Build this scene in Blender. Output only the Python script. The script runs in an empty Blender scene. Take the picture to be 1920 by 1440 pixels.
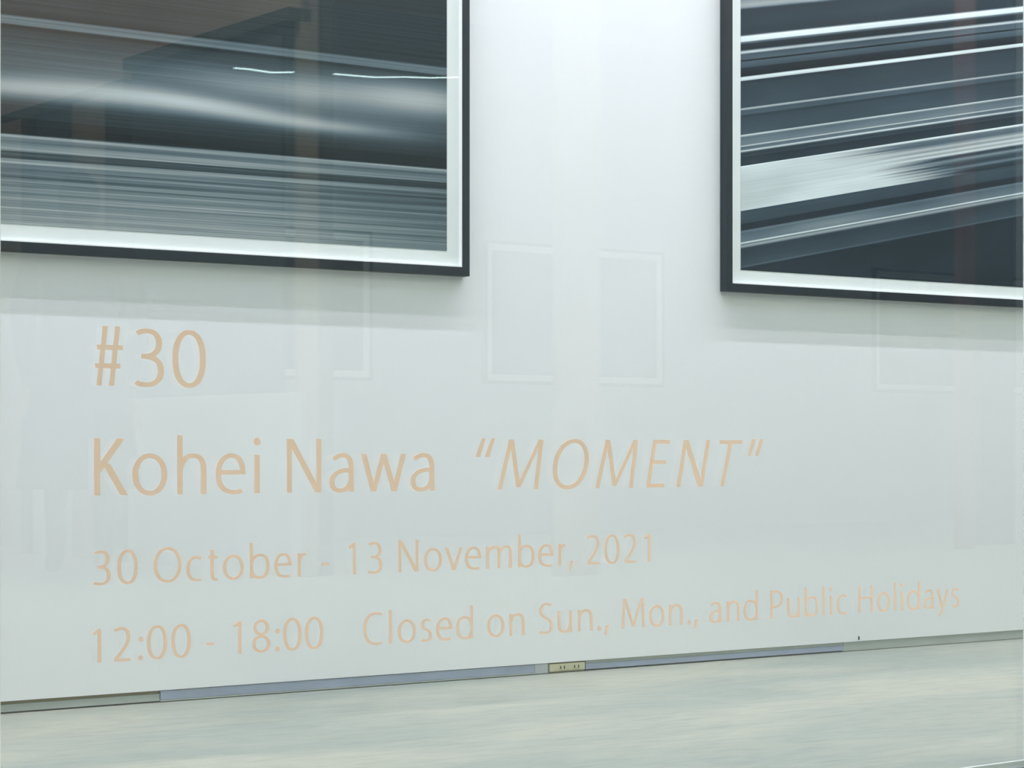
import bpy, bmesh, math, random
from mathutils import Vector, Matrix
random.seed(4)
C = bpy.context.scene.collection
SC = bpy.context.scene

# ---------------------------------------------------------------- camera
F = 4050.0                      # focal length in pixels of the 1920-wide frame
HY = 840.0                      # row of the horizon
PSI = math.radians(34.97)       # heading, clockwise from the wall normal (+Y)
CAMZ = 0.559                    # eye height above the gallery floor
cam = bpy.data.cameras.new('camera')
cam_o = bpy.data.objects.new('camera', cam); C.objects.link(cam_o)
cam_o.location = (0, 0, CAMZ); cam_o.rotation_euler = (math.pi/2, 0, -PSI)
cam.sensor_width = 36; cam.lens = F/1920*36; cam.shift_y = (HY-720)/1920
cam.clip_start = 0.05; cam.clip_end = 200
SC.camera = cam_o

# ---------------------------------------------------------------- world, exposure, lights
SC.view_settings.view_transform = 'Standard'; SC.view_settings.look = 'None'
SC.view_settings.gamma = 1; SC.view_settings.use_curve_mapping = False
SC.view_settings.exposure = 0.07
SC.cycles.max_bounces = 10; SC.cycles.transparent_max_bounces = 16
w = bpy.data.worlds.new('world'); SC.world = w; w.use_nodes = True
w.node_tree.nodes['Background'].inputs[0].default_value = (0.5, 0.6, 0.75, 1)
w.node_tree.nodes['Background'].inputs[1].default_value = 0.15

DW = 4.33                       # wall plane y
DG = 2.50                       # perpendicular distance of the window plane
GA = math.radians(1.95)         # the window is turned this much against the wall
PG = PSI + GA                   # heading of the camera against the window normal
G = Matrix.Rotation(GA, 4, 'Z') # window frame: x along the glass, y towards the wall

def area(name, loc, rot, sx, sy, power, col):
    l = bpy.data.lights.new(name, 'AREA'); l.shape = 'RECTANGLE'; l.size = sx; l.size_y = sy
    l.energy = power; l.color = col
    o = bpy.data.objects.new(name, l); C.objects.link(o); o.location = loc; o.rotation_euler = rot
    return o
R = math.radians
# two lines of light just below the gallery ceiling washing the picture wall
area('wall_washer', (3.2, DW-0.63, 3.90), (R(45), 0, 0), 9.0, 0.03, 196, (0.945, 0.905, 1.02))
area('wall_washer', (3.2, DW-0.84, 3.90), (R(48), 0, 0), 9.0, 0.03, 98, (0.945, 0.905, 1.02))
def g2w(a, b, z):               # window frame (a along, b distance from camera plane) -> world
    return G @ Vector((a, b, z))
def gal(a, b, z, *r):
    o = area('added_passage_fill', g2w(a, b, z), (0, 0, GA), *r); return o  # added fill light, kept out of the reflection; brightens lettering and passage
gal(4.5, -2.8, 3.15, 10.0, 0.6, 92, (0.85, 1.0, 0.87))
gal(4.5, -1.6, 3.15, 10.0, 0.6, 74, (0.85, 1.0, 0.87))
gal(3.5, 0.9, 3.15, 8.0, 0.5, 52, (0.85, 1.0, 0.87))
area('added_panel_fill', g2w(3.9, -6.0, 3.1), (R(90), 0, R(-90)+GA), 7.0, 0.12, 27, (1.0, 0.96, 0.90))  # added unseen light, only to brighten the upper panel in the reflection

# ---------------------------------------------------------------- calibration helpers
def at(px, py, y):              # pixel -> point on the wall-parallel plane at y
    u = (px-960)/F; v = (HY-py)/F
    d = Vector((math.sin(PSI)+u*math.cos(PSI), math.cos(PSI)-u*math.sin(PSI), v))
    t = y/d.y
    return Vector((d.x*t, y, CAMZ+d.z*t))
def ga(px, py, P):              # pixel -> (a, z) on a window-parallel plane at depth P
    u = (px-960)/F; v = (HY-py)/F
    dx = math.sin(PG)+u*math.cos(PG); dy = math.cos(PG)-u*math.sin(PG)
    t = P/dy
    return dx*t, CAMZ+v*t
def mirror_b(P):                # depth seen in the glass -> real position on the near side
    return 2*DG-P

# ---------------------------------------------------------------- materials
def s2l(c):
    return tuple(((x/255)/12.92 if x/255 <= .04045 else ((x/255+.055)/1.055)**2.4) for x in c)
def mat(name, rgb, rough=0.6, metal=0, spec=0.5, bump=None, vary=None):
    m = bpy.data.materials.new(name); m.use_nodes = True
    nt = m.node_tree; b = nt.nodes['Principled BSDF']
    b.inputs['Base Color'].default_value = (*rgb, 1)
    b.inputs['Roughness'].default_value = rough; b.inputs['Metallic'].default_value = metal
    b.inputs['Specular IOR Level'].default_value = spec
    tc = nt.nodes.new('ShaderNodeTexCoord')
    if vary:
        sc, amt = vary
        mp = nt.nodes.new('ShaderNodeMapping'); mp.inputs['Scale'].default_value = sc
        nz = nt.nodes.new('ShaderNodeTexNoise'); nz.inputs['Scale'].default_value = 1; nz.inputs['Detail'].default_value = 6
        nt.links.new(tc.outputs['Object'], mp.inputs[0]); nt.links.new(mp.outputs[0], nz.inputs['Vector'])
        rp = nt.nodes.new('ShaderNodeValToRGB')
        rp.color_ramp.elements[0].position = .3; rp.color_ramp.elements[1].position = .7
        rp.color_ramp.elements[0].color = (*[c*(1-amt) for c in rgb], 1)
        rp.color_ramp.elements[1].color = (*[min(1, c*(1+amt)) for c in rgb], 1)
        nt.links.new(nz.outputs['Fac'], rp.inputs[0]); nt.links.new(rp.outputs[0], b.inputs['Base Color'])
    if bump:
        sc, st = bump
        nz = nt.nodes.new('ShaderNodeTexNoise'); nz.inputs['Scale'].default_value = sc
        nt.links.new(tc.outputs['Object'], nz.inputs['Vector'])
        bp = nt.nodes.new('ShaderNodeBump'); bp.inputs['Strength'].default_value = st; bp.inputs['Distance'].default_value = .002
        nt.links.new(nz.outputs['Fac'], bp.inputs['Height']); nt.links.new(bp.outputs[0], b.inputs['Normal'])
    return m
M_wall = mat('white_paint', (.80, .83, .835), .75, spec=.2, bump=(60, .12), vary=((.7, .7, 1.3), .012))
M_ceil = mat('ceiling_paint', (.42, .43, .42), .9)
M_frame = mat('charcoal_wood', (.010, .020, .027), .5, vary=((4, 4, 60), .12))
M_paper = mat('white_paper', (.74, .80, .78), .9, spec=.1)
M_spacer = mat('white_spacer', (.86, .90, .88), .8, spec=.1)
M_sill = mat('brushed_sill', (.38, .41, .42), .35, metal=.7)
M_pale = mat('pale_metal', (.75, .78, .79), .5)
M_dark = mat('dark_gap', (.03, .03, .025), .8)
M_base = mat('grey_skirting', (.36, .41, .38), .5, vary=((6, 6, 30), .08))
M_channel = mat('blue_grey_channel', (.29, .35, .45), .45, vary=((9, 9, 40), .10))
M_strip = mat('light_channel', (.40, .45, .47), .45, vary=((9, 9, 40), .08))
M_olive = mat('ivory_plastic', (.50, .50, .33), .45, vary=((60, 60, 60), .06))
M_olive_d = mat('aged_plastic', (.20, .18, .09), .6)
M_slot = mat('slot_black', (.008, .008, .008), .9)
M_vinyl = mat('peach_vinyl', (.97, .735, .60), .7, spec=.15, vary=((9, 9, 9), .03))
M_post = mat('brown_post', (.44, .36, .27), .6, vary=((5, 5, 1), .12))
M_redpost = mat('red_brown_post', (.30, .13, .10), .6, vary=((5, 5, 1), .12))
M_soffit = mat('brown_soffit', (.60, .45, .35), .8, vary=((2, 2, 2), .06))
M_beam = mat('dark_beam', (.10, .10, .085), .7)
M_blue = mat('blue_grey_panel', (.12, .16, .19), .35)
M_ext = mat('pale_render', (.42, .45, .49), .85, vary=((1, 1, 1), .03))
M_pave = mat('pale_paving', (.70, .70, .67), .7, vary=((2, 2, 2), .06))
M_coat = mat('dark_coat', (.05, .045, .07), .9, vary=((12, 12, 12), .2))
M_skin = mat('skin', (.55, .36, .27), .6)
M_hair = mat('black_hair', (.015, .012, .012), .6)
M_darkprint = mat('dark_print', (.035, .037, .045), .5, vary=((1, 1, 25), .3))
def emit(name, col, s):
    m = bpy.data.materials.new(name); m.use_nodes = True; nt = m.node_tree
    nt.nodes.remove(nt.nodes['Principled BSDF'])
    e = nt.nodes.new('ShaderNodeEmission'); e.inputs[0].default_value = (*col, 1); e.inputs[1].default_value = s
    nt.links.new(e.outputs[0], nt.nodes['Material Output'].inputs[0]); return m
M_tube = emit('light_tube', (.75, 1, .97), 9)
def floor_mat():
    m = bpy.data.materials.new('screed_floor'); m.use_nodes = True; nt = m.node_tree; b = nt.nodes['Principled BSDF']
    tc = nt.nodes.new('ShaderNodeTexCoord')
    def noise(sc, s, det):
        mp = nt.nodes.new('ShaderNodeMapping'); mp.inputs['Scale'].default_value = sc
        mp.inputs['Rotation'].default_value = (0, 0, R(6))
        n = nt.nodes.new('ShaderNodeTexNoise'); n.inputs['Scale'].default_value = s; n.inputs['Detail'].default_value = det
        n.inputs['Distortion'].default_value = .6
        nt.links.new(tc.outputs['Object'], mp.inputs[0]); nt.links.new(mp.outputs[0], n.inputs['Vector']); return n
    n1 = noise((.9, 2.6, 1), 1.3, 7); n2 = noise((2.2, 7, 1), 5, 8)
    r1 = nt.nodes.new('ShaderNodeValToRGB'); e = r1.color_ramp.elements
    e[0].position = .36; e[0].color = (*s2l((133, 143, 134)), 1)
    e[1].position = .62; e[1].color = (*s2l((157, 160, 145)), 1)
    nt.links.new(n1.outputs['Fac'], r1.inputs[0])
    r2 = nt.nodes.new('ShaderNodeValToRGB'); e = r2.color_ramp.elements
    e[0].position = .30; e[0].color = (.80, .83, .85, 1); e[1].position = .56; e[1].color = (1.03, 1.03, 1.01, 1)
    nt.links.new(n2.outputs['Fac'], r2.inputs[0])
    mx = nt.nodes.new('ShaderNodeMix'); mx.data_type = 'RGBA'; mx.blend_type = 'MULTIPLY'; mx.inputs[0].default_value = .8
    nt.links.new(r1.outputs[0], mx.inputs[6]); nt.links.new(r2.outputs[0], mx.inputs[7])
    # fine scratches and a slightly darker band along the wall
    n3 = noise((1.6, 16, 1), 3.2, 9)
    r3 = nt.nodes.new('ShaderNodeValToRGB'); e = r3.color_ramp.elements
    e[0].position = .25; e[0].color = (.66, .68, .70, 1); e[1].position = .40; e[1].color = (1, 1, 1, 1)
    nt.links.new(n3.outputs['Fac'], r3.inputs[0])
    m2 = nt.nodes.new('ShaderNodeMix'); m2.data_type = 'RGBA'; m2.blend_type = 'MULTIPLY'; m2.inputs[0].default_value = .9
    nt.links.new(mx.outputs[2], m2.inputs[6]); nt.links.new(r3.outputs[0], m2.inputs[7])
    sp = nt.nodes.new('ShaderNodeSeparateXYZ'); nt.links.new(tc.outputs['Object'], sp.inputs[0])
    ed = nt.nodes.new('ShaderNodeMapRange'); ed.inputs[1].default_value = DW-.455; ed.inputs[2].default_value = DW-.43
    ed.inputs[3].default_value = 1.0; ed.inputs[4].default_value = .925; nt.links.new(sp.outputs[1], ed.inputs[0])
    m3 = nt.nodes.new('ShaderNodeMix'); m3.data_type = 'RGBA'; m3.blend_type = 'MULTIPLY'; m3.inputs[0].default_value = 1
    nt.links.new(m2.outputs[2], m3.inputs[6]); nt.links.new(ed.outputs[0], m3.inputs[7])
    nt.links.new(m3.outputs[2], b.inputs['Base Color'])
    b.inputs['Roughness'].default_value = .42; b.inputs['Specular IOR Level'].default_value = .35
    return m
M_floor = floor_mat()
def glass_mat():
    m = bpy.data.materials.new('window_glass'); m.use_nodes = True; nt = m.node_tree
    nt.nodes.remove(nt.nodes['Principled BSDF'])
    tr = nt.nodes.new('ShaderNodeBsdfTransparent'); tr.inputs[0].default_value = (.975, .985, .983, 1)
    gl = nt.nodes.new('ShaderNodeBsdfGlossy'); gl.inputs['Roughness'].default_value = 0.0
    gl.inputs['Color'].default_value = (1, 1, 1, 1)
    lw = nt.nodes.new('ShaderNodeLayerWeight'); lw.inputs['Blend'].default_value = .5
    p = nt.nodes.new('ShaderNodeMath'); p.operation = 'POWER'; p.inputs[1].default_value = 5
    q = nt.nodes.new('ShaderNodeMath'); q.operation = 'MULTIPLY_ADD'; q.inputs[1].default_value = .955; q.inputs[2].default_value = .045
    nt.links.new(lw.outputs['Facing'], p.inputs[0]); nt.links.new(p.outputs[0], q.inputs[0])
    mx = nt.nodes.new('ShaderNodeMixShader')
    nt.links.new(q.outputs[0], mx.inputs[0]); nt.links.new(tr.outputs[0], mx.inputs[1]); nt.links.new(gl.outputs[0], mx.inputs[2])
    nt.links.new(mx.outputs[0], nt.nodes['Material Output'].inputs[0]); return m
M_glass = glass_mat()

# ---------------------------------------------------------------- mesh helpers
def link(name, bm, m, parent=None, loc=(0, 0, 0), smooth=False):
    me = bpy.data.meshes.new(name); bm.to_mesh(me); bm.free()
    if smooth:
        for p in me.polygons: p.use_smooth = True
    o = bpy.data.objects.new(name, me); C.objects.link(o)
    if m: me.materials.append(m)
    o.location = loc
    if parent: o.parent = parent
    return o
def box(bm, x0, x1, y0, y1, z0, z1, M=None):
    vs = [Vector((x, y, z)) for x in (x0, x1) for y in (y0, y1) for z in (z0, z1)]
    if M: vs = [M @ v for v in vs]
    v = [bm.verts.new(p) for p in vs]
    for f in ((0,1,3,2),(4,6,7,5),(0,4,5,1),(2,3,7,6),(0,2,6,4),(1,5,7,3)):
        bm.faces.new([v[i] for i in f])
    bmesh.ops.recalc_face_normals(bm, faces=bm.faces[:])
    return bm
def bevel(bm, w, seg=2):
    bmesh.ops.bevel(bm, geom=bm.edges[:], offset=w, segments=seg, affect='EDGES')
    return bm
def struct(name, bm, m, parent=None):
    o = link(name, bm, m, parent); 
    if parent is None: o['kind'] = 'structure'
    return o
def empty(name, loc, label=None, cat=None, group=None, rz=0):
    o = bpy.data.objects.new(name, None); C.objects.link(o); o.location = loc; o.rotation_euler = (0, 0, rz)
    o.empty_display_size = .1
    if label: o['label'] = label
    if cat: o['category'] = cat
    if group: o['group'] = group
    return o
def tag(o, label, cat, group=None):
    o['label'] = label; o['category'] = cat
    if group: o['group'] = group
    return o
B = bmesh.new

# ---------------------------------------------------------------- gallery shell
XL, XR = -1.2, 8.2
BH = 0.0265                     # height of the open joint at the wall foot
bm = B(); box(bm, XL-.1, XR+.1, DW, DW+.12, BH, 4.05); struct('wall_back', bm, M_wall)
bm = B()
pts = [g2w(XL-.1, DG-.05, 0), g2w(XR+.4, DG-.05, 0), Vector((XR+.3, DW+.12, 0)), Vector((XL-.1, DW+.12, 0))]
vt = [bm.verts.new((p.x, p.y, 0)) for p in pts]; vb = [bm.verts.new((p.x, p.y, -.12)) for p in pts]
bm.faces.new(vt); bm.faces.new(vb[::-1])
for i in range(4): bm.faces.new((vt[i], vb[i], vb[(i+1)%4], vt[(i+1)%4]))
bmesh.ops.recalc_face_normals(bm, faces=bm.faces[:])
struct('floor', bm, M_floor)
bm = B(); box(bm, XL-.1, XR+.3, DG-.3, DW+.12, 4.05, 4.15); struct('ceiling', bm, M_ceil)
bm = B(); box(bm, XL-.1, XL, 2.46, DW, 0, 4.05); struct('wall_left', bm, M_wall)
bm = B(); box(bm, XR, XR+.1, 2.80, DW, 0, 4.05); struct('wall_right', bm, M_wall)

# foot of the wall: runs of skirting and wiring channel
def wallx(px, y=DW): return at(px, 1250, y).x
x300 = wallx(302); x996 = wallx(1003); x1028 = wallx(1028.5); x1100 = wallx(1098); x1560 = wallx(1582)
sk = empty('baseboard_back', (0, DW, 0)); sk['kind'] = 'structure'
def piece(name, x0, x1, y0, y1, z0, z1, m, label=None, bev=0):
    b = B(); box(b, x0, x1, y0, y1, z0, z1)
    if bev: bevel(b, bev)
    o = link(name, b, m, sk, (0, 0, 0))
    if label: o['label'] = label
    return o
piece('backing', XL, XR, .012, .03, 0, BH-.0002, M_dark)
piece('skirting_panel', XL, x300-.002, .003, .011, .0035, BH-.0075, M_base, 'grey-green skirting face with an open joint above')
piece('top_fillet', XL, x300-.003, .006, .0118, BH-.0070, BH-.0005, M_olive_d)
piece('channel_cover', x300, x996, .001, .011, .0055, BH-.0015, M_channel, 'blue-grey wiring channel cover')
piece('channel_lip', x300, x996, .000, .0108, .002, .0048, M_base)
piece('skirting_panel', x996+.001, x1028-.001, .001, .011, .002, BH-.001, M_strip)
piece('channel_cover', x1100+.002, x1560, .002, .011, .004, BH-.0085, M_channel, 'blue-grey wiring channel cover right of the socket')
piece('top_fillet', x1100+.002, x1560, .003, .0112, BH-.0080, BH-.001, M_base)
piece('skirting_panel', x1560+.0005, XR, .002, .011, .0015, BH-.0005, M_base)

# socket outlet let into the skirting
so = empty('wall_socket', ((x1028+x1100)/2, DW+.002, .001), 'ivory double wall socket set low in the skirting under the white wall', 'socket')
hw = (x1100-x1028)/2-.001
b = B(); box(b, -hw, hw, 0, .010, 0, .0235); bevel(b, .0006); link('surround', b, M_olive_d, so)
b = B(); box(b, -hw+.0025, hw-.001, -.0025, .0005, .0035, .0215); bevel(b, .0008); pl = link('face_plate', b, M_olive, so)
for cx in (-.013, .028):
    b = B(); box(b, cx-.0125, cx+.0125, -.0033, -.0022, .0062, .0188); bevel(b, .0004)
    ins = link('insert', b, M_olive, pl)
for cx in (-.0255+.0045, -.0130+.0035, .0175+.0045, .0302+.0045):
    b = B(); box(b, cx-.0015, cx+.0015, -.0037, -.0030, .0088, .0164); link('slot', b, M_slot, pl)

# ---------------------------------------------------------------- prints (node materials)
class NT:
    def __init__(s, name):
        s.m = bpy.data.materials.new(name); s.m.use_nodes = True; s.t = s.m.node_tree
        s.b = s.t.nodes['Principled BSDF']
        tc = s.t.nodes.new('ShaderNodeTexCoord'); sp = s.t.nodes.new('ShaderNodeSeparateXYZ')
        s.t.links.new(tc.outputs['Object'], sp.inputs[0]); s.x = sp.outputs[0]; s.z = sp.outputs[2]
    def _in(s, sock, v):
        if isinstance(v, (int, float)): sock.default_value = v
        else: s.t.links.new(v, sock)
    def op(s, o, a, b=0.0, c=0.0, clamp=False):
        n = s.t.nodes.new('ShaderNodeMath'); n.operation = o; n.use_clamp = clamp
        s._in(n.inputs[0], a); s._in(n.inputs[1], b); s._in(n.inputs[2], c); return n.outputs[0]
    def add(s, a, b): return s.op('ADD', a, b)
    def sub(s, a, b): return s.op('SUBTRACT', a, b)
    def mul(s, a, b): return s.op('MULTIPLY', a, b)
    def sstep(s, v, e0, e1):
        n = s.t.nodes.new('ShaderNodeMapRange'); n.interpolation_type = 'SMOOTHSTEP'
        s._in(n.inputs[0], v); n.inputs[1].default_value = e0; n.inputs[2].default_value = e1
        return n.outputs[0]
    def gauss(s, d, w):
        q = s.op('DIVIDE', d, w); q = s.mul(q, q); return s.op('POWER', 2.71828, s.mul(q, -1.0))
    def ramp(s, fac, stops):
        n = s.t.nodes.new('ShaderNodeValToRGB'); cr = n.color_ramp; cr.interpolation = 'LINEAR'
        stops = sorted(stops)
        while len(cr.elements) < len(stops): cr.elements.new(1)
        for e, (p, g) in zip(cr.elements, stops):
            e.position = p; l = s2l((g, g, g))[0]; e.color = (l, l, l, 1)
        s.t.links.new(fac, n.inputs[0])
        bw = s.t.nodes.new('ShaderNodeRGBToBW'); s.t.links.new(n.outputs[0], bw.inputs[0]); return bw.outputs[0]
    def bands(s, yv, bands):   # bands [(y0,y1,g0,g1)] in order; more than one ramp when long
        out = None; k = 14
        for i in range(0, len(bands), k):
            part = bands[i:i+k]; a, z = part[0][0], part[-1][1]
            st = []
            for (y0, y1, g0, g1) in part:
                st += [((y0-a)/(z-a)+.0008, g0), ((y1-a)/(z-a)-.0008, g1)]
            fac = s.op('DIVIDE', s.sub(yv, a), z-a, clamp=True)
            r = s.ramp(fac, st)
            if out is None: out = r
            else:
                sel = s.op('GREATER_THAN', yv, a)
                mx = s.t.nodes.new('ShaderNodeMix'); mx.data_type = 'FLOAT'
                s.t.links.new(sel, mx.inputs[0]); s.t.links.new(out, mx.inputs[2]); s.t.links.new(r, mx.inputs[3])
                out = mx.outputs[0]
        return out
    def noise(s, u, v, det=3, dist=0.0, rough=.6):
        cb = s.t.nodes.new('ShaderNodeCombineXYZ'); s._in(cb.inputs[0], u); s._in(cb.inputs[1], v)
        n = s.t.nodes.new('ShaderNodeTexNoise'); n.inputs['Scale'].default_value = 1; n.inputs['Detail'].default_value = det
        n.inputs['Roughness'].default_value = rough; n.inputs['Distortion'].default_value = dist
        s.t.links.new(cb.outputs[0], n.inputs['Vector']); return n.outputs['Fac']
    def lerp(s, f, a, b):
        mx = s.t.nodes.new('ShaderNodeMix'); mx.data_type = 'FLOAT'; s._in(mx.inputs[0], f); s._in(mx.inputs[2], a); s._in(mx.inputs[3], b)
        return mx.outputs[0]
    def finish(s, g, tint):
        cb = s.t.nodes.new('ShaderNodeCombineColor')
        f = s.op('MULTIPLY', g, 3.0, clamp=True)         # dark tones are blue, pale ones nearly neutral
        for i in range(3): s._in(cb.inputs[i], s.op('MULTIPLY', g, s.lerp(f, tint[i], (.87, 1.0, 1.0)[i]), clamp=True))
        s.t.links.new(cb.outputs[0], s.b.inputs['Base Color'])
        s.b.inputs['Roughness'].default_value = .45; s.b.inputs['Specular IOR Level'].default_value = .25
        return s.m

YP = DW-.015                    # plane of the paper / print
def print_right_mat(zb):        # slanting streaks; x, z measured from the print's lower left corner
    n = NT('slanting_streaks')
    pxm = (HY-473)/(at(1386, 473, YP).z-CAMZ)
    # row (in photo pixels at the print's left edge) of the streak through a point
    v = n.sub(n.z, n.mul(n.x, .190))
    yv = n.sub(HY, n.mul(n.add(v, zb-CAMZ), pxm))
    wob = n.mul(n.sub(n.noise(n.mul(n.x, 1.2), n.mul(yv, .02), 2), .5), 1.6)
    yv = n.add(yv, wob)
    A = [(-400, -60, 40, 60), (-60, -4, 60, 95), (-4, 8, 110, 165), (8, 15, 175, 150), (15, 18, 120, 60), (18, 40, 58, 62), (40, 67, 62, 54),
         (67, 70, 120, 245), (70, 79, 242, 225), (79, 84, 120, 48), (84, 96, 45, 40), (96, 101, 205, 180), (101, 113, 82, 92),
         (113, 116, 28, 34), (116, 128, 92, 74), (128, 144, 46, 36), (144, 147, 180, 240), (147, 152, 238, 190),
         (152, 158, 55, 58), (158, 203, 62, 72), (203, 207, 190, 140), (207, 216, 82, 88), (216, 222, 60, 62), (222, 253, 68, 80),
         (253, 257, 215, 150), (257, 273, 105, 125), (273, 276, 210, 150), (276, 282, 95, 120), (282, 286, 220, 150),
         (286, 292, 70, 50), (292, 297, 75, 45), (297, 312, 50, 58),
         (312, 315, 235, 222), (315, 345, 215, 205), (345, 380, 208, 212), (380, 396, 210, 215),
         (396, 400, 70, 72), (400, 420, 78, 70), (420, 433, 48, 50), (433, 437, 105, 118), (437, 455, 95, 120),
         (455, 458, 215, 205), (458, 462, 90, 165), (462, 466, 165, 110), (466, 470, 70, 62), (470, 500, 62, 76), (500, 503, 105, 78), (503, 700, 50, 52)]
    g = n.bands(yv, A)
    # away from the left edge the broad pale band breaks up into fine lines
    Bd = [(-400, 312, 60, 60), (312, 316, 235, 190), (316, 331, 112, 92), (331, 335, 250, 200), (335, 341, 165, 135), (341, 345, 245, 185),
          (345, 350, 120, 180), (350, 355, 240, 140), (355, 365, 62, 66), (365, 369, 190, 110), (369, 382, 62, 72), (382, 386, 150, 76), (386, 396, 62, 52), (396, 700, 50, 50)]
    g2 = n.bands(yv, Bd)
    edge = n.add(n.x, n.mul(n.sub(n.noise(n.mul(n.x, .5), n.mul(yv, .35), 3), .5), .55))
    tail = n.mul(n.sub(yv, 355), .0035)
    f = n.sstep(n.sub(edge, tail), .40, .72)
    inb = n.mul(n.op('GREATER_THAN', yv, 315.5), n.op('LESS_THAN', yv, 396))
    g = n.lerp(n.mul(f, inb), g, g2)
    fine = n.noise(n.mul(n.x, 1.0), n.mul(yv, .55), 5)
    g = n.mul(g, n.add(n.mul(fine, .55), .72))
    big = n.noise(n.mul(n.x, 2.2), n.mul(yv, .015), 2)
    g = n.mul(g, n.add(n.mul(big, .7), .66))
    sheen = n.mul(n.gauss(n.sub(n.x, .33), .16), n.gauss(n.sub(yv, 446), 9))
    g = n.add(g, n.mul(sheen, .10))
    return n.finish(g, (.56, 1.02, 1.36))
def print_left_mat(x_left, zb):
    n = NT('blurred_streaks')
    pxm = F*.9553/DW
    X = n.add(n.x, x_left)      # world x
    yv = n.sub(HY, n.mul(n.add(n.z, zb-CAMZ), pxm))       # row at the photo's left edge
    A = [(-700, -60, 40, 46), (-60, 30, 46, 44), (30, 34, 95, 120), (34, 42, 82, 100), (42, 46, 110, 70), (46, 52, 34, 40), (52, 90, 50, 60), (90, 120, 60, 66),
         (120, 220, 58, 40), (220, 252, 34, 30), (252, 256, 110, 142), (256, 266, 125, 98), (266, 269, 60, 72),
         (269, 281, 112, 132), (281, 284, 140, 88), (284, 290, 58, 74), (290, 297, 66, 52), (297, 304, 104, 138), (304, 309, 140, 82),
         (309, 316, 92, 108), (316, 322, 74, 92), (322, 331, 120, 86), (331, 337, 74, 100), (337, 345, 125, 108),
         (345, 352, 88, 116), (352, 362, 132, 104), (362, 370, 92, 130), (370, 380, 138, 112), (380, 388, 104, 138), (388, 399, 140, 118),
         (399, 404, 108, 132), (404, 470, 138, 128)]
    # streaks thin out and darken towards the right
    tilt = n.mul(n.sub(X, 1.7), 8.0)
    g = n.bands(n.sub(yv, n.mul(n.mul(tilt, -1.0), n.sstep(yv, 220, 260))), A)
    g = n.lerp(n.mul(n.sstep(X, 2.2, 2.9), n.sstep(yv, 252, 262)), n.mul(g, 1.32), n.mul(g, .78))
    fine = n.noise(n.mul(X, .8), n.mul(yv, .30), 6)
    f2 = n.noise(n.mul(X, 1.1), n.mul(yv, .9), 4)
    g = n.mul(g, n.sub(n.add(n.mul(fine, 2.3), n.mul(f2, .9)), .62))
    # broad soft streaks of light
    def streak(x0, y0, slope, w, amp, x1=None, xw=1.0):
        c = n.add(n.mul(n.sub(X, x0), slope), y0)
        q = n.gauss(n.sub(yv, c), w)
        if x1 is not None: q = n.mul(q, n.gauss(n.sub(X, x1), xw))
        return n.mul(q, amp)
    for a in ((1.70, 164, 0, 17, .30, 1.70, .32), (1.95, 154, 24, 20, .26, 2.02, .26), (2.22, 163, 46, 15, .27, 2.24, .20), (2.50, 178, 10, 12, .20, 2.48, .20),
              (2.0, 130, 30, 40, .06, 2.0, .30), (2.22, 112, 10, 26, .13, 2.28, .16), (2.42, 112, -10, 30, .16, 2.46, .14), (2.70, 104, -6, 30, .36, 2.74, .20),
              (2.5, 165, 0, 34, .07, 2.6, .25)):
        g = n.add(g, streak(*a))
    return n.finish(g, (.58, 1.02, 1.20))

def picture(name, X0, X1, Z0, Z1, label, print_mat, front=.021, depth=.027, mo=.0375, rec=.012, M=None, ybase=DW, group=None):
    t = empty(name, ((X0+X1)/2, ybase, Z0), label, 'picture', group)
    w2 = (X1-X0)/2; h = Z1-Z0
    b = B()    # mitred moulding: outer box ring
    def quad_ring(y, i):   # i inset
        return [b.verts.new(v) for v in ((-w2+i, y, i), (w2-i, y, i), (w2-i, y, h-i), (-w2+i, y, h-i))]
    r = [quad_ring(-.001, 0), quad_ring(-depth+.0008, 0), quad_ring(-depth, .0008), quad_ring(-depth, front-.0006), quad_ring(-depth+.0006, front), quad_ring(-.001, front)]
    for k in range(6):
        A_, B_ = r[k], r[(k+1) % 6]
        for i in range(4): b.faces.new((A_[i], A_[(i+1)%4], B_[(i+1)%4], B_[i]))
    bmesh.ops.recalc_face_normals(b, faces=b.faces[:]); link('frame', b, M_frame, t)
    i = front+.0001; s = .0025; yb = -depth+rec
    b = B()
    ring = lambda y, k: [b.verts.new(v) for v in ((-w2+k, y, k), (w2-k, y, k), (w2-k, y, h-k), (-w2+k, y, h-k))]
    r = [ring(yb, i), ring(-depth+.0015, i), ring(-depth+.0015, i+s), ring(yb, i+s)]
    for k in range(4):
        A_, B_ = r[k], r[(k+1) % 4]
        for j in range(4): b.faces.new((A_[j], A_[(j+1)%4], B_[(j+1)%4], B_[j]))
    bmesh.ops.recalc_face_normals(b, faces=b.faces[:]); link('spacer', b, M_spacer, t)
    b = B(); box(b, -w2+i, w2-i, yb, yb+.002, i, h-i); link('mount', b, M_paper, t)
    k = front+mo
    b = B(); box(b, 0, 2*w2-2*k, -.0006, 0, 0, h-2*k)
    pr = link('print', b, print_mat(X0+k, Z0+k) if callable(print_mat) else print_mat, t, (-w2+k, yb-.0001, k))
    return t
YF = DW-.027
c = at(881, 518, YF)            # lower right corner of the left picture
picture('framed_photograph', c.x-1.95, c.x, c.z, c.z+1.30,
        'dark framed photograph of soft horizontal light streaks, left one on the white wall', print_left_mat)
c2 = at(1362.5, 545.5, YF)
picture('framed_photograph', c2.x, c2.x+1.95, c2.z, c2.z+1.30,
        'dark framed photograph of sharp slanting white bands, right one on the white wall', lambda x, z: print_right_mat(z))
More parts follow.
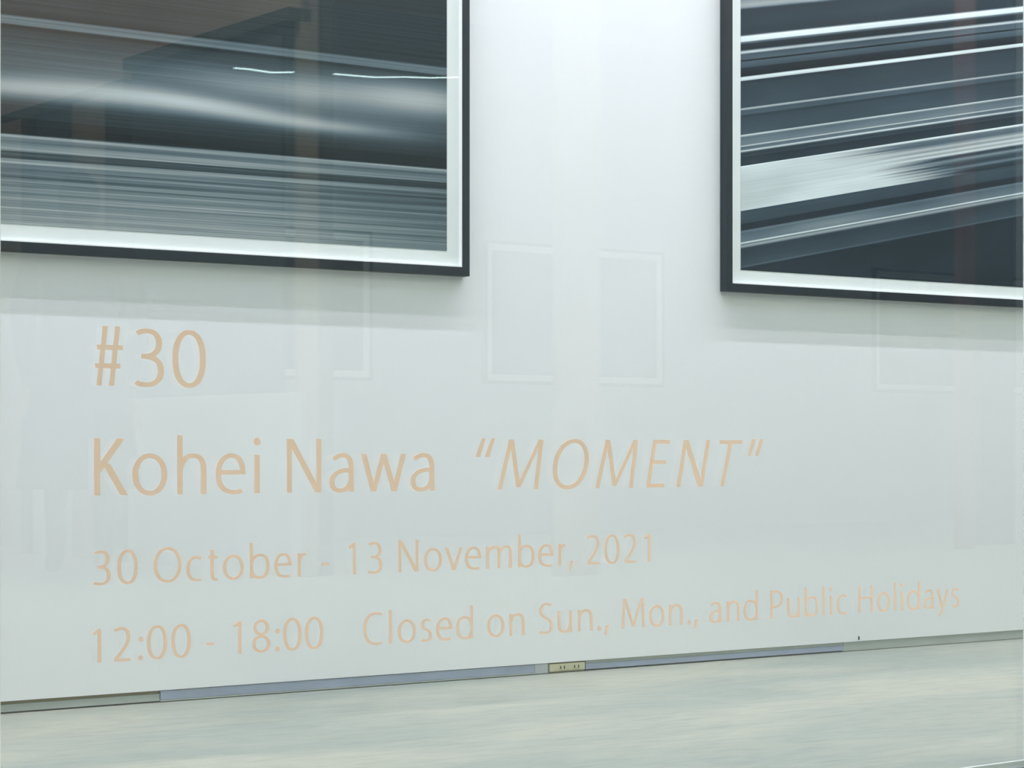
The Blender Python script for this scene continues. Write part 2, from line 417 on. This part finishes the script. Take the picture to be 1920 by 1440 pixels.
# small marks on the white wall: a nail stub and a scratch near the floor
b = B(); p = at(1609.5, 1196, DW); box(b, -.0006, .0006, -.004, 0, -.004, .006)
tag(link('wall_nail', b, M_slot, None, (p.x, DW, BH+.008)), 'tiny dark nail stub low on white wall above the skirting, far right', 'nail')

# ---------------------------------------------------------------- shop window
def gbox(bm, a0, a1, b0, b1, z0, z1): return box(bm, a0, a1, b0, b1, z0, z1, G)
aL = ga(2.4, 800, DG-.03)[0]; aR = ga(1917.0, 800, DG+.03)[0]
sz = ga(1920, 1431.5, DG)[1]    # top of the sill
HZ = 2.62
for nme, a0, a1 in (('window_1', aL, aR), ('window_2', -1.1, aL-.05), ('window_3', aR+.05, XR+.2)):
    t = empty(nme, (0, 0, 0)); t['kind'] = 'structure'
    b = B(); gbox(b, a0, a1, DG, DG+.008, sz, HZ); link('glass_pane', b, M_glass, t)
    b = B(); gbox(b, a0-.01, a1+.01, DG-.030, DG-.0015, sz-.06, sz); bevel(b, .002); o = link('sill', b, M_sill, t)
    b = B(); gbox(b, a0-.01, a1+.01, DG+.0095, DG+.016, sz-.06, sz+.0035); o = link('glazing_bead', b, M_pale, t)
    b = B(); gbox(b, a0, a1, DG-.03, DG+.04, HZ, HZ+.05); link('head_rail', b, M_pale, t)
for k, a0 in enumerate((aL-.05, aR)):
    b = B(); gbox(b, a0, a0+.05, DG-.03, DG+.03, sz-.05, HZ+.05); bevel(b, .002)
    struct('trim_%d' % (k+1), b, M_pale)
b = B(); gbox(b, -1.2, XR+.3, DG-.03, DG+.12, HZ+.05, 4.05); struct('wall_front', b, M_wall)

# ---------------------------------------------------------------- vinyl lettering
V, H = 78.0, 55.0
def arc(cx, cy, rx, ry, a0, a1, n=None):
    n = n or max(6, int(abs(a1-a0)/9))
    return [(cx+rx*math.cos(R(a0+(a1-a0)*i/n)), cy+ry*math.sin(R(a0+(a1-a0)*i/n))) for i in range(n+1)]
def bz(*p, n=14):
    out = [p[0]]
    for k in range(0, len(p)-1, 3):
        a, b_, c_, d = p[k:k+4]
        for i in range(1, n+1):
            t = i/n; s = 1-t
            out.append(tuple(s**3*a[j]+3*s*s*t*b_[j]+3*s*t*t*c_[j]+t**3*d[j] for j in (0, 1)))
    return out
# stroke kinds: ('S', pts[, closed]) pen stroke; ('D', x0,y0,x1,y1,w) bar cut level at both ends; ('O',cx,cy,rx,ry) dot; ('P', pts) solid
def sup(cx, cy, rx, ry, e=2.25, a0=0, a1=360, n=44):
    pts = []
    for i in range(n+(a1-a0 != 360)):
        t = R(a0+(a1-a0)*i/n); ct, st = math.cos(t), math.sin(t)
        pts.append((cx+rx*math.copysign(abs(ct)**(2/e), ct), cy+ry*math.copysign(abs(st)**(2/e), st)))
    return pts
hV, hH = V/2, H/2
def O_(w, h, e=2.12): return [('S', sup(w/2, h/2, w/2-hV, h/2+10-hH, e), True)]
bowl_b = lambda x, w, xh: ('S', bz((x, xh*.60), (x+w*.10, xh*.92), (x+w*.30, xh+10-hH), (x+w*.55, xh+10-hH), (x+w*.86, xh+10-hH), (x+w, xh*.78), (x+w, xh*.50),
                                   (x+w, xh*.20), (x+w*.84, -10+hH), (x+w*.52, -10+hH), (x+w*.28, -10+hH), (x+w*.10, xh*.06), (x, xh*.36)))
XH, CAP, ASC, DGT = 484, 674, 712, 651
def e_():
    return [('S', [(hV, 262)] + [(396, 262)]),
            ('S', bz((398, 235), (404, 380), (345, XH+10-hH), (236, XH+10-hH), (110, XH+10-hH), (hV, 372), (hV, 238), (hV, 96), (120, -10+hH), (262, -10+hH), (318, -10+hH), (350, 24), (384, 38)))]
def n_(x0=0, w=300):
    return [('S', bz((x0, 288), (x0+14, 385), (x0+75, XH+10-hH), (x0+155, XH+10-hH), (x0+255, XH+10-hH), (x0+w, 420), (x0+w, 290)) + [(x0+w, 0)])]
GL = {
 'K': [('D', 0, 0, 0, CAP, V), ('D', -8, 268, 330, CAP, 100), ('D', 378, 0, 128, 372, 100)],
 'N': [('D', 0, 0, 0, CAP, V-6), ('D', 10, CAP, 400, 0, 92), ('D', 410, 0, 410, CAP, V-6)],
 'M': [('D', 0, 0, 48, CAP, 70), ('D', 60, CAP, 292, 30, 72), ('D', 292, 30, 530, CAP, 66), ('D', 585, 0, 545, CAP, 70), ('D', 274, 0, 310, 0.1, 1)],
 'H': [('D', 0, 0, 0, CAP, V), ('D', 410, 0, 410, CAP, V), ('S', [(0, 372), (410, 372)])],
 'E': [('D', 0, 0, 0, CAP, V-6), ('S', [(0, CAP-hH), (285, CAP-hH)]), ('S', [(0, 358), (262, 358)]), ('S', [(0, hH), (300, hH)])],
 'T': [('D', 200, 0, 200, CAP, V-4), ('S', [(hV, CAP-hH), (400-hV, CAP-hH)])],
 'P': [('D', 0, 0, 0, CAP, V), ('S', bz((0, CAP-24), (110, CAP-22), (340, CAP+20), (340, 478), (340, 300), (180, 262), (0, 286)))],
 'O': O_(620, CAP),
 'C': [('S', bz((480, 628), (430, 650), (395, CAP+10-hH), (330, CAP+10-hH), (150, CAP+10-hH), (hV, 540), (hV, 334), (hV, 125), (155, -10+hH), (330, -10+hH), (395, -10+hH), (440, 30), (482, 44)))],
 'S': [('S', bz((392, 620), (350, 642), (315, CAP+10-hH), (262, CAP+10-hH), (150, CAP+10-hH), (85, 590), (85, 505), (85, 330), (400, 370), (400, 180), (400, 80), (335, -10+hH), (205, -10+hH), (150, -10+hH), (100, 22), (66, 44)))],
 'o': O_(480, XH, 2.08),
 'h': [('D', 0, 0, 0, ASC, V-4)] + n_(),
 'n': [('D', 0, 0, 0, XH-4, V-4)] + n_(),
 'm': [('D', 0, 0, 0, XH-4, V-4)] + n_(0, 262) + n_(262, 262),
 'u': [('D', 300, 0, 300, XH-2, V-4), ('S', [(0, XH-2)] + bz((0, 200), (0, 70), (45, -10+hH), (140, -10+hH), (225, -10+hH), (286, 95), (298, 190)))],
 'r': [('D', 0, 0, 0, XH-4, V-4), ('S', bz((0, 262), (8, 395), (70, XH+4-hH), (168, XH-hH)))],
 'i': [('D', 0, 0, 0, XH-8, V-2), ('O', 0, 640, 49, 49)],
 'l': [('D', 0, 0, 0, ASC, V-2)],
 'e': e_(),
 'a': [('D', 330, 0, 336, 60, V-8), ('S', bz((62, 416), (100, 446), (150, XH+10-hH), (200, XH+10-hH), (300, XH+10-hH), (326, 400), (326, 300)) + [(328, 40)]),
       ('S', bz((322, 274), (140, 290), (hV, 215), (hV, 128), (hV, 55), (85, -10+hH), (150, -10+hH), (240, -10+hH), (312, 60), (322, 150)))],
 'b': [('D', 0, 0, 0, ASC, V-6), bowl_b(0, 385, XH)],
 'd': [('D', 0, 0, 0, ASC, V-6), bowl_b(0, -385, XH)],
 'c': [('S', bz((372, 438), (330, 456), (300, XH+10-hH), (262, XH+10-hH), (110, XH+10-hH), (hV, 375), (hV, 240), (hV, 100), (118, -10+hH), (258, -10+hH), (310, -10+hH), (345, 24), (374, 40)))],
 's': [('S', bz((300, 430), (262, 456), (230, XH+10-hH), (190, XH+10-hH), (120, XH+10-hH), (78, 410), (78, 352), (78, 232), (306, 272), (306, 132), (306, 55), (255, -10+hH), (160, -10+hH), (118, -10+hH), (85, 18), (56, 42)))],
 't': [('S', [(120, 604)] + bz((120, 160), (120, 50), (160, -10+hH), (220, -10+hH), (245, -10+hH), (262, 22), (276, 26))), ('S', [(10, XH-hH), (285, XH-hH)])],
 'v': [('D', 0, XH, 186, 0, 84), ('D', 186, 0, 372, XH, 78)],
 'w': [('D', 0, XH, 160, 0, 82), ('D', 160, 0, 330, XH, 80), ('D', 330, XH, 500, 0, 82), ('D', 500, 0, 655, XH, 80)],
 'y': [('D', 0, XH, 196, 0, 82), ('S', bz((372, XH-12), (320, 345), (262, 165), (205, 10), (160, -110), (105, -168), (58, -196)))],
 '0': O_(460, DGT, 2.2),
 '1': [('D', 150, 0, 150, DGT, V-2), ('S', [(8, 552), (150, 630)])],
 '2': [('S', [(40, hH), (420, hH)]), ('S', bz((44, 590), (90, 630), (135, DGT+10-hH), (205, DGT+10-hH), (310, DGT+10-hH), (372, 570), (372, 470), (372, 330), (220, 210), (52, 36)))],
 '3': [('S', bz((70, 598), (115, 630), (160, DGT+10-hH), (210, DGT+10-hH), (315, DGT+10-hH), (370, 570), (370, 492), (370, 400), (290, 346), (165, 342))), ('S', [(125, 342), (190, 342)]),
       ('S', bz((165, 342), (310, 342), (396, 280), (396, 180), (396, 80), (310, -10+hH), (195, -10+hH), (135, -10+hH), (90, 24), (48, 50)))],
 '8': [('S', sup(225, 497, 150, 164-hH+0, 2.0), True), ('S', sup(225, 168, 180, 178-hH, 2.0), True)],
 '#': [('D', 72, 0, 172, DGT+20, 60), ('D', 268, 0, 368, DGT+20, 60), ('S', [(40, 432), (445, 432)]), ('S', [(8, 222), (408, 222)])],
 '-': [('S', [(0, 232), (230, 232)])],
 ':': [('O', 0, 44, 52, 54), ('O', 0, 404, 52, 54)],
 '.': [('O', 0, 44, 52, 54)],
 ',': [('P', [(-52, -118), (-6, -112), (68, 108), (-18, 100)])],
 '“': [('P', [(0, 440), (68, 440), (110, 690), (62, 690)]), ('P', [(130, 440), (198, 440), (240, 690), (192, 690)])],
 '”': [('P', [(0, 440), (48, 440), (110, 690), (42, 690)]), ('P', [(130, 440), (178, 440), (240, 690), (172, 690)])],
}
def outline(stroke):
    """polygons (list of point rings) and strips for one stroke, before fitting"""
    return stroke
def glyph_centres(strokes):
    xs = []
    for s in strokes:
        if s[0] == 'S': xs += [(p[0], hV) for p in s[1]]
        elif s[0] == 'D': xs += [(s[1], s[5]/2), (s[3], s[5]/2)]
        elif s[0] == 'O': xs += [(s[1], s[3])]
        elif s[0] == 'P': xs += [(p[0], 0) for p in s[1]]
    return xs
def shear_stroke(s, k):
    if s[0] in 'SP': return (s[0], [(x+y*k, y) for x, y in s[1]]) + tuple(s[2:])
    if s[0] == 'D': return ('D', s[1]+s[2]*k, s[2], s[3]+s[4]*k, s[4], s[5])
    return ('O', s[1]+s[2]*k, s[2], s[3], s[4])
THK = .0004
def add_poly(bm, quads, THK=THK):
    """quads: list of point rings in the glyph plane (x,z) in metres; extruded by the vinyl's thickness"""
    for ring in quads:
        f = [bm.verts.new((x, -THK, z)) for x, z in ring]; k = [bm.verts.new((x, 0, z)) for x, z in ring]
        bm.faces.new(f)
        for i in range(len(ring)): bm.faces.new((f[i], k[i], k[(i+1) % len(ring)], f[(i+1) % len(ring)]))
def strip(pts, closed, wv, wh, ua, uz):
    """offset a centre line with an elliptical pen; returns one ring or (outer, inner) quads"""
    n = len(pts); L, Rr = [], []
    for i in range(n):
        if closed: a, b_ = pts[(i-1) % n], pts[(i+1) % n]
        else: a, b_ = pts[max(0, i-1)], pts[min(n-1, i+1)]
        dx, dy = b_[0]-a[0], b_[1]-a[1]; l = math.hypot(dx, dy) or 1
        nx, ny = -dy/l, dx/l
        L.append((pts[i][0]+nx*wv, pts[i][1]+ny*wh)); Rr.append((pts[i][0]-nx*wv, pts[i][1]-ny*wh))
    return L, Rr
def letter(ch, a0, a1, unit, zb, parent, origin_a, origin_z, italic=False):
    st = GL[ch]
    if italic: st = [shear_stroke(s, .20) for s in st] if ch not in '“”' else [shear_stroke(s, .14) for s in st]
    cs = glyph_centres(st)
    lo, hi = min(c[0]-c[1] for c in cs), max(c[0]+c[1] for c in cs)
    W = (a1-a0)/unit
    clo, chi = min(c[0] for c in cs), max(c[0] for c in cs)
    if chi-clo < 5: sx, off = 1.0, W/2-clo
    else:
        # keep stroke weight, stretch the centre lines only
        ml, mr = clo-lo, hi-chi
        sx = (W-ml-mr)/(chi-clo); off = ml-clo*sx
    fx = lambda x: x*sx+off
    bm = B(); T = lambda p: ((a0+p[0]*unit)-origin_a, (zb+p[1]*unit)-origin_z)
    for si, s in enumerate(st):
        THK = .0004+si*.00006      # overlapping strokes never share a plane
        if s[0] == 'S':
            pts = [(fx(x), y) for x, y in s[1]]; closed = len(s) > 2
            L, Q = strip(pts, closed, hV, hH, 1, 1)
            m = len(pts); fl = [bm.verts.new((*[T(L[i])[0]], -THK, T(L[i])[1])) for i in range(m)]
            fr = [bm.verts.new((T(Q[i])[0], -THK, T(Q[i])[1])) for i in range(m)]
            bl = [bm.verts.new((T(L[i])[0], 0, T(L[i])[1])) for i in range(m)]
            br = [bm.verts.new((T(Q[i])[0], 0, T(Q[i])[1])) for i in range(m)]
            for i in range(m if closed else m-1):
                j = (i+1) % m
                bm.faces.new((fl[i], fl[j], fr[j], fr[i])); bm.faces.new((fl[i], bl[i], bl[j], fl[j])); bm.faces.new((fr[i], fr[j], br[j], br[i]))
                bm.faces.new((bl[i], br[i], br[j], bl[j]))
            if not closed:
                for e in (0, m-1): bm.faces.new((fl[e], fr[e], br[e], bl[e]))
        elif s[0] == 'D':
            _, x0, y0, x1, y1, w_ = s; w_ = w_/2
            add_poly(bm, [[T(p) for p in ((fx(x0)-w_, y0), (fx(x0)+w_, y0), (fx(x1)+w_, y1), (fx(x1)-w_, y1))]], THK)
        elif s[0] == 'O':
            _, cx, cy, rx, ry = s
            add_poly(bm, [[T((fx(cx)+rx*math.cos(R(t)), cy+ry*math.sin(R(t)))) for t in range(0, 360, 15)]], THK)
        elif s[0] == 'P':
            add_poly(bm, [[T((fx(x), y)) for x, y in s[1]]], THK)
    bmesh.ops.recalc_face_normals(bm, faces=bm.faces[:])
    return link('letter', bm, M_vinyl, parent)
PL = DG-.0002
def text_line(name, label, base, cap, items, ital=()):
    """base: [(px,py)...] points on the baseline; cap: (px, top py, base py, units) measured glyph height; items: (char, left px, right px)"""
    zb = sum(ga(x, y, PL)[1] for x, y in base)/len(base)
    unit = sum((ga(c_[0], c_[1], PL)[1]-ga(c_[0], c_[2], PL)[1])/c_[3] for c_ in cap)/len(cap)
    am = ga(items[0][1], 900, PL)[0]
    t = empty(name, g2w(am, PL, zb), label, 'lettering', 'vinyl lettering on the window', GA)
    for i, (ch, x0, x1) in enumerate(items):
        letter(ch, ga(x0, 900, PL)[0], ga(x1, 900, PL)[0], unit, zb, t, am, zb, italic=(i in ital))
    return t
text_line('vinyl_text', 'peach vinyl number sign and thirty, topmost line on the window', [(200, 723), (355, 725.8)],
    [(200, 613.2, 723, 671), (355, 616.9, 727.2, 671)], [('#', 172, 235.6), ('3', 248.5, 307.5), ('0', 323, 386)])
L2 = [('K',173.8,239.7),('o',248,313.5),('h',331.8,387),('e',404,460.2),('i',475.7,488.5),('N',538,602.2),('a',617.4,663.8),('w',676.6,761.2),('a',769.5,814.9),
      ('“',891,928),('M',933,1019),('O',1036,1104.2),('M',1115.6,1196.3),('E',1211,1260),('N',1268,1331.4),('T',1345.5,1394.7),('”',1401,1432)]
text_line('vinyl_text', 'large peach vinyl line with a quoted slanted word, below the number', [(177.7, 928), (542, 922.8), (937, 919.2), (1359, 912.7)],
    [(177.7, 822, 928, 674), (542, 822.8, 922.8, 674), (1360, 824.1, 912.7, 674)], L2, ital=range(9, 17))
L3 = [('3',172.5,207.7),('0',219.7,258.4),('O',288,340.2),('c',349.4,380),('t',387.3,411.6),('o',417.8,456.9),('b',468,505.3),('e',513.9,546.7),('r',557.8,575.8),
      ('-',600,620),('1',651.4,667.5),('3',687.8,717.2),('N',747,784.4),('o',794.7,828.6),('v',834.8,866.4),('e',871.9,902),('m',911.4,959.4),('b',971,1002),('e',1008.9,1037.5),
      ('r',1046.7,1062.5),(',',1066.4,1075.3),('2',1099,1126.4),('0',1133,1161.6),('2',1168.6,1194.8),('1',1206.3,1219.5)]
text_line('vinyl_text', 'small peach vinyl line of dates with two months and a year', [(185, 1097.5), (475, 1084.5), (750, 1072.5), (1216.7, 1054.8)],
    [(750, 1012.8, 1072.5, 674), (238, 1030.5, 1096.3, 671), (1216.7, 1001.1, 1054.7, 651)], L3)
L4 = [('1',171.7,189.7),('2',211.6,248),(':',259.2,268.3),('0',275.6,313.4),('0',321.3,358),('-',384,404.5),('1',435.8,453),('8',472.7,507),(':',515.6,524.5),('0',531,565.3),('0',571.9,606.3),
      ('C',681,719),('l',728.8,735.3),('o',745.5,779.8),('s',788,809.7),('e',817.8,848),('d',855.3,887),('o',913.4,945.6),('n',955.2,983.6),('S',1009.8,1036.4),('u',1045.6,1072.3),('n',1083.3,1111),
      ('.',1120.3,1127.3),(',',1133,1142.5),('M',1165.3,1209),('o',1216.9,1245.8),('n',1254.2,1279.7),('.',1288.3,1296),(',',1301,1309.4),('a',1330,1352.3),('n',1362,1386.7),('d',1394.2,1421),
      ('P',1444.5,1468),('u',1475.8,1499.5),('b',1508.6,1534),('l',1542.2,1546.6),('i',1555.5,1560.6),('c',1568.8,1589),('H',1609.4,1636.4),('o',1644.2,1668.8),('l',1676,1680.5),('i',1689,1694.2),
      ('d',1700.6,1725.2),('a',1731.9,1751),('y',1755.8,1778.4),('s',1783.4,1799)]
text_line('vinyl_text', 'lowest peach vinyl line, opening hours and closing days', [(186.9, 1243), (450, 1224.5), (732, 1207), (958, 1191.7), (1450, 1160), (1611.6, 1151)],
    [(186.9, 1178.5, 1243, 651), (1613, 1099.8, 1151, 674), (450, 1163.5, 1224, 651), (1448, 1108, 1160, 674)], L4)

# ---------------------------------------------------------------- the passage on the near side of the window, seen in the glass
def mbox(bm, a0, a1, P0, P1, z0, z1):      # P: depth as seen in the glass
    return gbox(bm, a0, a1, mirror_b(P1), mirror_b(P0), z0, z1)
FARP = 11.3
b = B(); gbox(b, -3, 16, mirror_b(FARP+6)-.1, DG-.035, -.1, -.001); struct('floor_passage', b, M_pave)
b = B(); mbox(b, 4.6, 16, FARP, FARP+.2, 0, 3.3); struct('wall_far', b, M_ext)
b = B(); mbox(b, -3, 16, 2.55, FARP+6, 3.3, 3.4); struct('ceiling_passage', b, M_soffit)
b = B(); gbox(b, 15.9, 16, mirror_b(FARP), DG, 0, 3.3); struct('wall_passage_right', b, M_ext)
b = B(); mbox(b, -3, 4.7, FARP+5.8, FARP+6, 0, 3.3); struct('wall_passage_end', b, M_ext)
b = B(); gbox(b, -3.1, -3, mirror_b(FARP+6), DG, 0, 3.3); struct('wall_passage_left', b, M_ext)
# posts
def post(x0, x1, P, m, label, dep=.05, z1=3.3, nm='post'):
    a0 = ga(x0, 800, P)[0]; a1 = ga(x1, 800, P)[0]
    b = B(); mbox(b, a0, a1, P, P+dep, 0, z1); bevel(b, .004, 1)
    return tag(link(nm, b, m), label, 'post')
post(565, 600, 8.0, M_post, 'brown wooden post of the passage, left of three seen in the glass')
post(1050, 1128, 7.4, M_post, 'wide brown post of the passage, middle one seen in the glass')
post(1802, 1832, 8.0, M_redpost, 'brown post of the passage, right one seen in the glass')
post(603, 628, 8.05, M_beam, 'dark metal upright beside the left brown post')
post(1840, 1905, 8.3, M_beam, 'dark metal upright beside the right brown post')
# the return wall running away from the window: header, mullions, dark panes
aS = ga(564, 39, 8.0)[0]; zS = ga(564, 39, 8.0)[1]
t = empty('door_1', g2w(aS, mirror_b(8.0), 0), rz=GA); t['kind'] = 'structure'
def lb(nm, a0, a1, q0, q1, z0, z1, m):     # local: x along, y = minus depth beyond 8.0
    b = B(); box(b, a0, a1, -q1, -q0, z0, z1); return link(nm, b, m, t)
lb('header_beam', -.06, .06, 0, 1.56, zS, zS+.055, M_beam)
lb('upper_panel', -.05, .05, 0, 8.6, zS+.055, 3.3, M_soffit)
lb('upper_panel', -.05, .05, 1.56, 8.6, 2.36, zS+.055, M_soffit)
lb('header_beam', -.055, .055, 1.75, 8.6, 2.31, 2.36, M_beam)
lb('mullion', -.06, .06, 1.56, 1.75, 0, 2.36, M_beam)
lb('mullion', -.06, .06, 1.75, 2.12, 0, 2.31, M_post)
lb('lower_panel', -.03, .03, 0, 8.6, 0, .80, M_pale)
lb('dark_pane', -.01, .01, .14, 1.56, 0, zS, M_blue)
lb('dark_pane', -.01, .01, 2.12, 2.66, 0, 2.31, M_blue)
lb('mullion', -.06, .06, 2.66, 2.74, 0, 2.31, M_beam)
lb('mullion', -.06, .06, 2.74, 3.0, 0, 2.31, M_post)
lb('dark_pane', -.01, .01, 3.0, 8.6, 0, 2.31, M_blue)
# framed pictures on the far wall
for (x0, x1, lab) in ((330, 694, 'framed picture on the far wall, left of three mirrored in the window'),
                      (905, 1241, 'framed picture on the far wall, mirrored behind the middle post'),
                      (1635, 1960, 'framed picture on the far wall, right of three mirrored in the window')):
    a0 = ga(x0, 600, FARP)[0]; a1 = ga(x1, 600, FARP)[0]
    z0 = ga(1075, 723, FARP)[1]; z1 = ga(1075, 462, FARP)[1]
    pt = picture('distant_picture', -(a1-a0)/2, (a1-a0)/2, 0, z1-z0, lab, M_darkprint, front=.022, depth=.035, mo=.04, ybase=0)
    pt.location = g2w((a0+a1)/2, mirror_b(FARP), z0)
    pt.rotation_euler = (0, 0, GA+math.pi)
# thin glowing lines strung high in the passage, one each side of the left post
def light_line(P, px, label):
    b = B(); prev = None
    for x, y in px:
        a, z = ga(x, y, P); p = g2w(a, mirror_b(P), z)
        ringv = [b.verts.new(p+Vector((0, .0035*math.cos(k*math.pi/3), .0035*math.sin(k*math.pi/3)))) for k in range(6)]
        if prev:
            for k in range(6): b.faces.new((prev[k], prev[(k+1) % 6], ringv[(k+1) % 6], ringv[k]))
        prev = ringv
    tag(link('light_line', b, M_tube), label, 'lamp')
light_line(7.9, ((441, 127), (470, 129.5), (510, 135.5), (552, 135)), 'short thin glowing line left of the left brown post, mirrored over the left picture')
light_line(8.4, ((627, 138), (660, 141), (705, 144.5), (760, 144), (810, 145.5), (860, 144.5)), 'long thin glowing line right of the left brown post, mirrored over the left picture')
# passer-by in a dark coat
def skin(name, verts, edges, root, m, parent, sub=2):
    me = bpy.data.meshes.new(name); me.from_pydata([v[:3] for v in verts], edges, [])
    o = bpy.data.objects.new(name, me); C.objects.link(o); o.parent = parent
    md = o.modifiers.new('Skin', 'SKIN'); md.use_smooth_shade = True
    for i, v in enumerate(verts):
        s = me.skin_vertices[0].data[i]; s.radius = (v[3], v[4] if len(v) > 4 else v[3]); s.use_root = (i == root)
    ss = o.modifiers.new('Sub', 'SUBSURF'); ss.levels = sub; ss.render_levels = sub
    me.materials.append(m); return o
PP = 8.5
pa, _ = ga(150, 800, PP)
pt = empty('person', g2w(pa, mirror_b(PP), 0), 'person standing in a long dark coat, faint mirror image at left of the window', 'person', None, GA+R(200))
bv = [(0, 0, .95, .15, .11), (0, .01, 1.15, .14, .10), (0, 0, 1.36, .17, .10), (0, 0, 1.47, .055, .055), (0, .02, 1.58, .06, .06),
      (.19, 0, 1.40, .06), (.25, .03, 1.13, .045), (.22, .16, .93, .035), (.21, .22, .86, .026),
      (-.19, 0, 1.40, .06), (-.25, .02, 1.13, .045), (-.25, .06, .88, .035), (-.25, .09, .80, .026),
      (.09, 0, .88, .095), (.10, .02, .49, .06), (.10, -.01, .09, .04), (.11, .10, .04, .035),
      (-.09, 0, .88, .095), (-.10, .02, .49, .06), (-.10, -.01, .09, .04), (-.11, .10, .04, .035)]
be = [(0,1),(1,2),(2,3),(3,4),(2,5),(5,6),(6,7),(7,8),(2,9),(9,10),(10,11),(11,12),(0,13),(13,14),(14,15),(15,16),(0,17),(17,18),(18,19),(19,20)]
skin('body', bv, be, 0, M_coat, pt)
b = B(); bmesh.ops.create_uvsphere(b, u_segments=20, v_segments=14, radius=.1)
for v in b.verts:
    v.co.x *= .76; v.co.z *= 1.15; v.co.y *= .95
    if v.co.z < -.03: v.co.x *= .85
b.verts.ensure_lookup_table()
link('head', b, M_skin, pt, (0, .03, 1.61), True)
b = B(); bmesh.ops.create_uvsphere(b, u_segments=20, v_segments=14, radius=.112)
for v in b.verts:
    v.co.x *= .80; v.co.z *= 1.12
    if v.co.y > .03 and v.co.z < .05: v.co.y = .03
link('hair', b, M_hair, pt, (0, .01, 1.625), True)
b = B(); bmesh.ops.create_cone(b, cap_ends=False, segments=24, radius1=.27, radius2=.16, depth=.75)
for v in b.verts: v.co.y *= .72
link('coat_skirt', b, M_coat, pt, (0, 0, .76), True)
for sgn in (1, -1):
    hx = .21 if sgn > 0 else -.25; hy = .25 if sgn > 0 else .10; hz = .83 if sgn > 0 else .77
    hvv = [(hx, hy, hz, .028, .014), (hx, hy+.02, hz-.05, .03, .013)]; he = [(0, 1)]
    for k in range(4):
        i = len(hvv); ox = (k-1.5)*.018
        hvv += [(hx+ox, hy+.03, hz-.085, .0085), (hx+ox, hy+.03, hz-.12+abs(k-1.2)*.006, .008), (hx+ox, hy+.02, hz-.145+abs(k-1.2)*.008, .007)]
        he += [(1, i), (i, i+1), (i+1, i+2)]
    i = len(hvv); hvv += [(hx-sgn*.035, hy+.03, hz-.04, .009), (hx-sgn*.042, hy+.04, hz-.075, .008)]; he += [(0, i), (i, i+1)]
    skin('hand', hvv, he, 0, M_skin, pt, 1)
